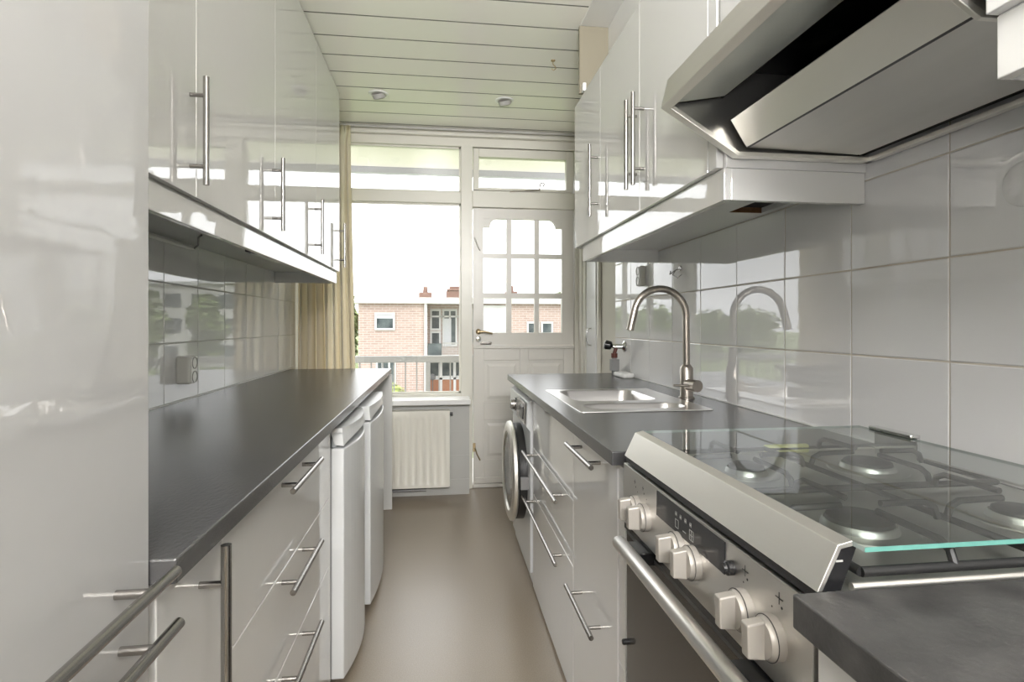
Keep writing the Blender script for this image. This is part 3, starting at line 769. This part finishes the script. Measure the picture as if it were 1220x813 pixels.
# underside board with a sawn opening
ub = MB(); z0, z1 = 1.542, 1.5598
ub.box(.689, .905, 1.275, 2.569, z0, z1).box(.905, XR-.003, 1.667, 2.569, z0, z1).box(1.015, XR-.003, 1.275, 1.667, z0, z1)
ub.m = 1; ub.box(.905, 1.015, 1.6645, 1.6668, z0+.0002, z1); ub.m = 2; ub.box(.906, 1.014, 1.277, 1.664, z1-.0009, z1)
tag(ub.build('underside_board', ['carcass', 'brown', 'cavity'], loc=(.86, 1.9, 1.54)), 'white board under the right wall cabinets with a sawn brown opening', 'board')
# cabinet over the hood, near cabinet
t = thing('wall_cabinet', 'gloss white wall cabinet above the steel hood', 'cabinet', (.85, .93, 1.85), 'cabinets over the hood')
carcass(XR-.001, FR, -1, .625, 1.248, 1.860, 2.258, t); panel('door', FR, -1, .625, 1.248, 1.860, 2.258, t)
t = thing('wall_cabinet', 'white wall cabinet corner at the upper right edge, nearest the camera', 'cabinet', (.85, .3, 1.56), 'cabinets over the hood')
carcass(XR-.001, FR, -1, -.30, .600, 1.560, 2.258, t); panel('door', FR, -1, -.30, .600, 1.560, 2.258, t)
p = MB(); p.box(.670, .688, -.30, .598, 1.484, 1.5598); p.box(.688, XR-.002, .580, .598, 1.484, 1.5598); p.box(.689, XR-.003, -.30, .579, 1.54, 1.5598)
tag(p.build('pelmet', 'pelmet', bevel=.0015, loc=(.67, .2, 1.484)), 'white pelmet board at the upper right edge nearest the camera', 'pelmet')
m = MB(); m.box(.648, .664, 2.50, 2.53, 2.262, 2.300); tag(m.build('bracket', 'white', bevel=.003, loc=(.65, 2.5, 2.262)), 'tiny white bracket on top of the far right wall cabinet', 'bracket')

# ------------------------------------------------------------------ hood
H0, H1 = .632, 1.242
t = thing('cooker_hood', 'wide brushed steel extractor hood over the cooker', 'hood', (.8, .94, 1.58))
# outer shell: front lip, sloped underside rim, closed top, side cheeks
sh = MB()
lip = [(.508, 1.690), (.524, 1.757), (.660, 1.850), (XR-.004, 1.850), (XR-.004, 1.842), (.662, 1.842), (.532, 1.752), (.520, 1.700)]
sh.prism(lip, 'y', H0, H1)
def cheek(y0, y1):
    sh.prism([(.508, 1.690), (.685, 1.580), (1.034, 1.580), (1.034, 1.845), (.660, 1.845), (.524, 1.757)], 'y', y0, y1)
cheek(H1-.006, H1); cheek(H0, H0+.006)
hb_ = sh.build('shell', 'steel_hood', t, bevel=.0012); 
m = MB()   # inward rim flange
def flange(y0, y1):
    m.prism([(.508, 1.6885), (.685, 1.5785), (1.034, 1.5785), (1.034, 1.5885), (.688, 1.5885), (.515, 1.6965)], 'y', y0, y1)
flange(H1-.024, H1+.001); flange(H0-.001, H0+.007)
m.prism([(.5075, 1.6890), (.5225, 1.6795), (.5285, 1.6870), (.5150, 1.6970)], 'y', H0, H1)
m.box(1.018, 1.035, H0, H1, 1.5785, 1.5885)
m.build('rim', 'steel_strip', t, bevel=.001)
m = MB(); m.prism([(.531, 1.6930), (.650, 1.7140), (.650, 1.7180), (.529, 1.6975)], 'y', H0+.026, H1-.026); m.build('lamp_diffuser', 'ribbed', t)
m = MB(); m.box(.655, 1.030, H0+.008, H1-.008, 1.78, 1.79); m.box(.650, .655, H0+.008, H1-.008, 1.716, 1.79); m.box(1.0, 1.016, H0+.01, H1-.01, 1.595, 1.60); m.build('inner_cavity', 'black', t)
m = MB(); m.prism([(.6640, 1.6580), (.7030, 1.5960), (.9900, 1.5900), (.9950, 1.6000), (.9950, 1.70), (.72, 1.70)], 'y', H0+.020, H1-.030); fb = m.build('filter_box', 'steel_hood', t)
MB().prism([(.7015, .0+1.5975), (.7040, 1.5945), (.7060, 1.5945), (.7035, 1.5985)], 'y', H0+.021, H1-.031).build('fold_line', 'dark', fb)
MB().prism([(.6632, 1.6578), (.7018, 1.5966), (.7026, 1.5972), (.6642, 1.6584)], 'y', H0+.020, H1-.030).build('lit_slant_face', 'steel_strip', fb)  # added brighter sheet, paints light onto the box's slanted steel face
m = MB(); m.box(.90, .903, H0+.04, H1-.05, 1.5912, 1.5916); 
m = MB(); m.box(.9905, 1.017, H0+.012, H1-.012, 1.597, 1.602); m.build('back_gap', 'black', t)
m = MB()
for q in range(3): m.prism([(.5170-.0004, 1.7225), (.5186-.0004, 1.7290), (.5190, 1.7290), (.5174, 1.7225)], 'y', 1.188-q*.010, 1.1945-q*.010)
m.prism([(.5170-.0004, 1.7225), (.5176-.0004, 1.7245), (.5180, 1.7245), (.5174, 1.7225)], 'y', 1.150, 1.196)
m.build('marking', 'inkmark', hb_)
m = MB(); m.tube([(.57, H0+.05, 1.705), (.62, H0+.032, 1.68), (.70, H0+.030, 1.655)], .008, 10)
m.build('cable', 'dark', t)

# ------------------------------------------------------------------ ceiling fittings
for i, (x, y_, lb) in enumerate(((-.372, 3.446, 'round recessed ceiling spotlight on the left above the window'), (.394, 3.450, 'round recessed ceiling spotlight on the right above the back door'))):
    t = thing('ceiling_spotlight', lb, 'spotlight', (x, y_, CZ), 'recessed spotlights near the window')
    m = MB(); m.lathe((x, y_, CZ), (0,0,-1), [(0, .060), (.004, .058), (.006, .044), (-.002, .042)], 32); m.build('ring', 'white', t)
    m = MB(); m.lathe((x, y_, CZ-.004), (.25, .45, -1), [(-.004, .040), (.020, .036), (.024, .030), (.010, .026), (.008, 0)], 28); m.build('lamp', 'socket_in', t)
    m = MB(); m.lathe((x, y_, CZ-.0045), (.25, .45, -1), [(.0235, .031), (.0250, .026), (.0250, 0)], 24); m.build('reflector', 'dark', t)
m = MB(); m.lathe((.588, 2.892, CZ), (0,0,-1), [(0, .012), (.004, .011), (.006, .004)], 14)
m.tube([(.588, 2.892, CZ-.002), (.588, 2.892, CZ-.02), (.598, 2.892, CZ-.03), (.603, 2.892, CZ-.042), (.592, 2.892, CZ-.052), (.580, 2.892, CZ-.045)], .0025, 8)
tag(m.build('ceiling_hook', 'brass', loc=(.588, 2.892, CZ)), 'small brass screw hook in the plank ceiling', 'hook')
m = MB(); m.box(XL+.01, XR-.01, 3.955, 3.972, 2.556, 2.572); m.box(-.36, -.34, 3.945, 3.955, 2.552, 2.566)
tag(m.build('curtain_rail', 'socket_in', bevel=.002, loc=(0, 3.96, 2.56)), 'thin metal curtain rail under the ceiling at the window', 'curtain rail')

# curtain
m = MB(); NU, NV = 150, 34; vs = []; 
for j_ in range(NV+1):
    v = j_/NV; z = 2.552 - v*(2.552-.69)
    for i in range(NU+1):
        u_ = i/NU
        gather = 1 - .55*math.exp(-v*2.2)
        x0 = -.955; x1 = -.612 + .040*v**1.3
        pleat = math.sin(u_*2*PI*7 + .6*math.sin(v*3+u_*7))
        pinch = max(0, 1-v*14)
        x = x0 + (x1-x0)*u_ + .012*math.sin(u_*2*PI*14+.5)*(1-pinch)
        yy = 3.878 + pleat*(.048*gather + .006*math.sin(5*u_+1)) + .010*math.sin(u_*11+v*2)*v
        if pinch: yy = 3.93*pinch + yy*(1-pinch) + .006*math.sin(u_*2*PI*27)*pinch
        vs.append((x, yy, z))
fs = [(j_*(NU+1)+i, j_*(NU+1)+i+1, (j_+1)*(NU+1)+i+1, (j_+1)*(NU+1)+i) for j_ in range(NV) for i in range(NU)]
m.add(vs, fs, True)
o = m.build('curtain', 'curtain', auto=False, loc=(-.78, 3.88, .69)); md = o.modifiers.new('Solidify', 'SOLIDIFY'); md.thickness = .0012
tag(o, 'long cream curtain gathered at the left of the window', 'curtain')

# radiator
t = thing('radiator', 'cream panel radiator under the window sill', 'radiator', (-.45, 3.85, .07))
rx0, rx1, rz0, rz1, ry = -.93, .056, .078, .600, 3.825
m = MB(); prof = []
pitch = .049; x = rx1-.030
poly = []
N = int((rx1-rx0-.05)/pitch)
def ribx():
    xs = [(rx1, 0), (rx1-.018, 0)]
    x = rx1-.022
    for k in range(N):
        for a, d_ in ((0, 0), (.008, .009), (.020, .011), (.032, .009), (.040, 0)): xs.append((x-a, d_))
        x -= pitch
    xs.append((rx0, 0)); return xs
rib = ribx(); zs = [(rz0, 0), (rz0+.028, 0), (rz0+.045, 1), (rz1-.055, 1), (rz1-.038, 0), (rz1-.004, 0)]
vs = [(a, ry + d_*q, z) for z, q in zs for a, d_ in rib]; n = len(rib)
m.add(vs, [(i*n+k, i*n+k+1, (i+1)*n+k+1, (i+1)*n+k) for i in range(len(zs)-1) for k in range(n-1)], True)
m.build('front_panel', 'radiator', t, auto=False)
m = MB(); m.box(rx0, rx1, ry+.0121, ry+.07, rz0, rz1-.006); m.box(rx1-.001, rx1+.006, ry+.001, ry+.075, rz0+.004, rz1-.003).box(rx0-.006, rx0, ry+.001, ry+.075, rz0+.004, rz1-.003); m.box(rx0, rx1, ry+.0005, ry+.075, rz1-.006, rz1)
m.build('casing', 'radiator', t, bevel=.002)
m = MB(); m.tube([(rx1+.004, ry+.05, rz1-.03), (rx1+.028, ry+.05, rz1-.03)], .011, 14); m.build('bleed_valve', 'dark', t)
m = MB(); m.box(-.2, -.17, ry+.074, ry+.089, .3, .5); m.box(-.8, -.77, ry+.074, ry+.089, .3, .5); m.build('wall_bracket', 'white', t)
# dark pipes low on the far wall
m = MB(); m.tube([(-.93, 3.895, .045), (-.10, 3.895, .045)], .010, 10); tag(m.build('heating_pipe', 'grey', loc=(-.5, 3.895, .045)), 'grey heating pipe low on the wall under the radiator', 'pipe')

# ------------------------------------------------------------------ outside
struct('balcony_floor', MB().box(-3.4, 3.4, 4.16, 5.22, -.22, -.06), 'concrete')
struct('balcony_soffit', MB().box(-3.4, 3.4, 4.16, 5.10, 2.60, 2.78), 'soffit')
m = MB(); m.box(-3.4, 3.4, 5.10, 5.16, 2.545, 2.80)
struct('soffit_edge', m, 'gutter')
t = thing('balcony_railing', 'grey balcony railing with thin upright bars outside the window', 'railing', (0, 5.12, -.06))
MB().box(-3.4, 3.4, 5.09, 5.15, .845, .905).build('top_rail', 'railgrey', t, bevel=.008)
MB().box(-3.4, 3.4, 5.105, 5.135, .03, .06).build('bottom_rail', 'railgrey', t)
for k in range(67):
    x = -3.33 + k*.1005
    MB().box(x-.006, x+.006, 5.112, 5.128, .06, .85 if k % 10 else .85).build('baluster', 'railgrey', t)
    if k % 16 == 0: MB().box(x-.02, x+.02, 5.10, 5.14, -.06, .85).build('post', 'railgrey', t)

struct('ground', MB().box(-160, 160, 7, 260, -3.3, -3.2), 'lawn')
struct('pavement', MB().box(-12, 40, 27.5, 33.0, -3.2, -3.17), 'concrete')

# opposite building
BY = 32.0
t = thing('brick_building', 'low brick apartment building with white roof edge opposite the window', 'building', (2, BY, -3.2))
m = MB(); m.box(-4.56, -.95, BY, BY+9, -3.2, 2.38); m.box(-.95, 2.40, BY+1.3, BY+9, -3.2, 2.38); m.box(3.80, 8.3, BY, BY+9, -3.2, 2.38); m.box(2.40, 3.80, BY+.05, BY+9, -3.2, 2.38)
m.build('brick_wall', 'brick', t)
MB().box(-4.75, 8.5, BY-.25, BY+9.2, 2.38, 2.72).build('roof_edge', 'render', t)
m = MB(); m.tube([(-.84, BY-.08, 2.4), (-.84, BY-.08, -3.2)], .09, 8); m.build('rain_pipe', 'extwhite', t)
def win(x0, x1, z0, z1, y, split=0, blind=0, sill=True, pm='extpane'):
    f = MB(); th = .11
    f.box(x0+th, x1-th, y-.08, y, z0, z0+th).box(x0+th, x1-th, y-.08, y, z1-th, z1).box(x0, x0+th, y-.08, y, z0, z1).box(x1-th, x1, y-.08, y, z0, z1)
    for k in range(split):
        xm = x0 + (x1-x0)*(k+1)/(split+1); f.box(xm-.05, xm+.05, y-.08, y, z0+th, z1-th)
    o = f.build('window', 'extwhite', t)
    MB().box(x0+.02, x1-.02, y-.03, y-.01, z0+.02, z1-.02).build('pane', pm, o)
    if blind: MB().box(x0+th, x1-th, y-.05, y-.032, z1-th-blind, z1-th).build('blind', 'blind', o)
win(-3.66, -2.55, .88, 1.86, BY, 0, .22)
win(-3.60, -2.50, -2.30, -.72, BY, 2)
win(-.62, .02, .85, 2.1, BY+1.3); win(.10, .98, -.1, 2.1, BY+1.3, 1); win(1.05, 2.3, .0, 2.1, BY+1.3, 1, 1.1)
win(-.62, .02, -.55, .80, BY+1.3)
MB().box(-.62, 2.35, BY+1.22, BY+1.26, 1.62, 1.72).build('transom', 'extwhite', t)
MB().box(.18, .62, BY+1.20, BY+1.22, -.1, 1.55).build('balcony_door', 'blind', t)
# balcony
MB().box(-.8, 2.4, BY-.1, BY+1.3, -.86, -.60).build('balcony_slab', 'render', t)
m = MB(); m.box(.08, 2.4, BY-.08, BY-.04, .10, .17); 
for k in range(24): m.box(.10+k*.098, .14+k*.098, BY-.07, BY-.05, -.60, .10)
m.build('balcony_rail', 'railgrey', t)
MB().box(-.72, .06, BY-.09, BY-.03, -.58, .12).build('balcony_screen', 'extpane', t)
# ground floor entrance
win(-.75, 2.3, -1.95, -.95, BY+1.3, 3)
m = MB(); m.box(-.75, 2.3, BY+1.18, BY+1.24, -3.0, -2.0)
m.build('lower_wall', 'orange', t)
m = MB()
for x in (-.75, -.05, .75, 1.35, 2.2): m.box(x, x+.15, BY+1.12, BY+1.18, -3.0, -.9)
m.box(-.75, 2.3, BY+1.12, BY+1.18, -2.05, -1.93); m.build('door_frame', 'extwhite', t)
MB().box(-.85, 2.4, BY+.2, BY+1.3, -3.17, -2.88).build('step', 'render', t)
m = MB(); m.tube([(-.45, BY-.12, -1.9), (-.45, BY-.12, -3.1)], .03, 6); m.lathe((-.45, BY-.12, -1.95), 'z', [(0, .05), (.05, .16), (.25, .18), (.34, .04)], 10); m.build('garden_lamp', 'dark', t)
# white shutter and windows right part
MB().box(2.42, 3.78, BY-.02, BY+.04, -.6, 2.30).build('shutter_frame', 'extwhite', t)
MB().box(2.55, 3.60, BY-.06, BY-.02, -.6, 2.12).build('shutter', 'blind', t)
win(4.95, 5.70, .2, 1.36, BY, 0); win(5.78, 6.50, .2, 1.36, BY, 0)
# chimneys
for x0, x1, z1, pot in ((-1.32, -.55, 3.15, 1), (.35, 1.35, 3.25, 2), (4.05, 4.75, 3.25, 1)):
    c0 = MB().box(x0, x1, BY+2.5, BY+3.4, 2.72, z1).build('chimney', 'roofred', t)
    m = MB()
    if pot == 1: m.tube([((x0+x1)/2, BY+2.9, z1), ((x0+x1)/2, BY+2.9, z1+.38)], [.17, .12], 10)
    else: m.box(x0+.05, x1+.1, BY+2.4, BY+3.5, z1+.04, z1+.14); m.box(x0+.2, x1-.2, BY+2.6, BY+3.3, z1, z1+.3)
    m.build('chimney_pot', 'roofred', c0)
m = MB(); m.tube([(4.2, BY+3, 3.25), (4.2, BY+3, 4.3)], .03, 6); m.build('aerial', 'dark', t)

# pale building far to the right
t = thing('white_apartment_building', 'pale distant flats behind trees, seen mirrored in the left tiles', 'building', (26, 62, -3.2))
MB().box(15, 37, 60, 70, -3.2, 5.2).build('wall', 'render', t)
MB().box(14.6, 37.4, 59.6, 70.4, 5.2, 5.6).build('roof', 'extwhite', t)
for zz in (-1.6, 1.1, 3.6):
    for k in range(8): MB().box(15.9+k*2.7, 17.6+k*2.7, 59.9, 60, zz-.7, zz+.7).build('window', 'extpane', t)

# trees
def leaf_mesh(name, R, H, n, size, seed, mat='leaf', base=1.2):
    rnd = random.Random(seed); m = MB()
    blobs = []
    for k in range(11):
        a = rnd.uniform(0, 2*PI); rr = rnd.uniform(0, .55)*R
        blobs.append((rr*math.cos(a), rr*math.sin(a), base + H*rnd.uniform(.25, .85), R*rnd.uniform(.35, .6)))
    for k in range(n):
        bx_, by_, bz_, br_ = rnd.choice(blobs)
        v = Vector((rnd.gauss(0,1), rnd.gauss(0,1), rnd.gauss(0,1))).normalized()*br_*rnd.uniform(.75, 1.05)
        c_ = Vector((bx_, by_, bz_)) + v
        nn = (v.normalized() + Vector((rnd.uniform(-.6,.6), rnd.uniform(-.6,.6), rnd.uniform(-.2,.8)))).normalized()
        u_ = nn.cross(Vector((.3, .2, 1))).normalized(); w_ = nn.cross(u_)
        s_ = size*rnd.uniform(.6, 1.2)
        m.add([c_-u_*s_, c_-w_*s_*.6, c_+u_*s_, c_+w_*s_*.6+nn*s_*.3], [(0,1,2,3)])
    return m
def tree(x, y_, R, H, seed, label):
    t = thing('tree', label, 'tree', (x, y_, -3.2), 'trees across the lawn')
    m = leaf_mesh('foliage', R, H, 2600, .34, seed)
    m.v = [(a+x, b_+y_, c_-3.2) for a, b_, c_ in m.v]
    m.build('foliage', 'leaf', t)
    m = MB(); m.tube([(x, y_, -3.2), (x+.1, y_, -3.2+H*.35), (x, y_+.1, -3.2+H*.7)], [R*.09, R*.07, R*.03], 8)
    for k in range(4):
        a = k*1.6; m.tube([(x+.05, y_, -3.2+H*(.3+.08*k)), (x+R*.5*math.cos(a), y_+R*.5*math.sin(a), -3.2+H*(.6+.05*k))], [R*.04, R*.015], 6)
    m.build('trunk', 'bark', t)
    return t
protos = [tree(-6.9, 40, 1.9, 5.6, 3, 'slim green tree just left of the brick building behind the curtain edge'),
          tree(14.6, 29.5, 3.0, 5.6, 5, 'bushy green tree right of the brick building, mirrored in the left tiles')]
rows = []
for k, (x, y_, s) in enumerate([(-15, 52, 0), (-21, 58, 1), (-29, 60, 0), (-36, 66, 1), (-44, 62, 1), (-52, 70, 1), (-60, 64, 1), (-68, 72, 1), (-11, 62, 1), (-28, 76, 1), (-40, 84, 1), (-76, 80, 1), (-52, 88, 1),
                                (18.5, 39, 1), (30, 34, 1), (28, 46, 1), (12.2, 24.0, 0), (38, 40, 1), (16.2, 46, 0), (55, 52, 1)]):
    side = 'left of' if x < 0 else 'right of'
    dup(protos[s], (x, y_, -3.2 if x > 0 else -4.0), 'distant green tree %s the brick building, seen mirrored in the tiles' % side, 'distant trees %s the brick building' % side)
# shrub by the brick wall
t = thing('shrub', 'yellow green shrub at the foot of the brick wall', 'shrub', (-2.6, 30.6, -3.2))
m = leaf_mesh('foliage', 1.1, .9, 900, .13, 21, base=0.0); m.v = [(a-2.6, b_+30.6, c_-3.3) for a, b_, c_ in m.v]; m.build('foliage', 'leafy', t)
MB().tube([(-2.6, 30.6, -3.2), (-2.6, 30.6, -2.6)], .05, 6).build('stem', 'bark', t)

# ------------------------------------------------------------------ light
w = bpy.data.worlds.new('sky'); scene.world = w; w.use_nodes = True; nt = w.node_tree; nt.nodes.clear()
out = nt.nodes.new('ShaderNodeOutputWorld'); bg = nt.nodes.new('ShaderNodeBackground')
tc = nt.nodes.new('ShaderNodeTexCoord'); mp = nt.nodes.new('ShaderNodeMapping'); mp.inputs['Scale'].default_value = (1, 1, 4)
n = nt.nodes.new('ShaderNodeTexNoise'); n.inputs['Scale'].default_value = 2.2; n.inputs['Detail'].default_value = 5
r = nt.nodes.new('ShaderNodeValToRGB'); r.color_ramp.elements[0].position = .3; r.color_ramp.elements[1].position = .7
r.color_ramp.elements[0].color = (.80, .81, .83, 1); r.color_ramp.elements[1].color = (.90, .90, .91, 1)
nt.links.new(tc.outputs['Generated'], mp.inputs[0]); nt.links.new(mp.outputs[0], n.inputs[0]); nt.links.new(n.outputs[0], r.inputs[0])
sx = nt.nodes.new('ShaderNodeSeparateXYZ'); g2 = nt.nodes.new('ShaderNodeMapRange')      # overcast: brighter towards the zenith
nt.links.new(tc.outputs['Generated'], sx.inputs[0]); nt.links.new(sx.outputs[2], g2.inputs[0])
g2.inputs['From Min'].default_value = .08; g2.inputs['From Max'].default_value = .75; g2.inputs['To Min'].default_value = 3.0; g2.inputs['To Max'].default_value = 6.0
nt.links.new(g2.outputs[0], bg.inputs[1])
nt.links.new(r.outputs[0], bg.inputs[0]); nt.links.new(bg.outputs[0], out.inputs[0])

def area(name, loc, rot, sx, sy, power, col=(1, 1, 1)):
    l = bpy.data.lights.new(name, 'AREA'); l.shape = 'RECTANGLE'; l.size = sx; l.size_y = sy; l.energy = power; l.color = col
    o = bpy.data.objects.new(name, l); COL.objects.link(o); o.location = loc; o.rotation_euler = rot; return o
# added fill lights, both unseen: one high at the rear, one aimed up
rd = area('rear_fill', (.04, YB+.25, 2.34), (math.radians(78), 0, 0), 1.7, .36, 46, (1, .985, .975)); rd.data.spread = math.radians(90)
bf = area('bounce_fill', (-.10, -1.45, 1.2), (math.radians(180-34), 0, 0), .4, .5, 62, (1, .985, .97))
bf.data.spread = math.radians(110)
sun = bpy.data.lights.new('veiled_sun', 'SUN'); sun.energy = .6; sun.angle = math.radians(35); sun.color = (1, .97, .93)
so = bpy.data.objects.new('veiled_sun', sun); COL.objects.link(so); so.rotation_euler = (math.radians(52), 0, math.radians(-28))

# ------------------------------------------------------------------ camera
cam = bpy.data.cameras.new('camera'); co = bpy.data.objects.new('camera', cam); COL.objects.link(co)
co.location = (0, 0, 1.186); co.rotation_euler = (PI/2, 0, -math.atan(85/665.))
cam.sensor_fit = 'HORIZONTAL'; cam.sensor_width = 36; cam.lens = 36*665/1220.
cam.shift_y = -(406.5-387)/1220.; cam.clip_start = .02; cam.clip_end = 500
scene.camera = co
scene.view_settings.view_transform = 'Standard'; scene.view_settings.look = 'None'
scene.view_settings.gamma = 1; scene.view_settings.use_curve_mapping = False
scene.view_settings.exposure = .22
scene.cycles.max_bounces = 14; scene.cycles.diffuse_bounces = 6; scene.cycles.glossy_bounces = 8
scene.cycles.transparent_max_bounces = 24; scene.cycles.caustics_reflective = False; scene.cycles.caustics_refractive = False
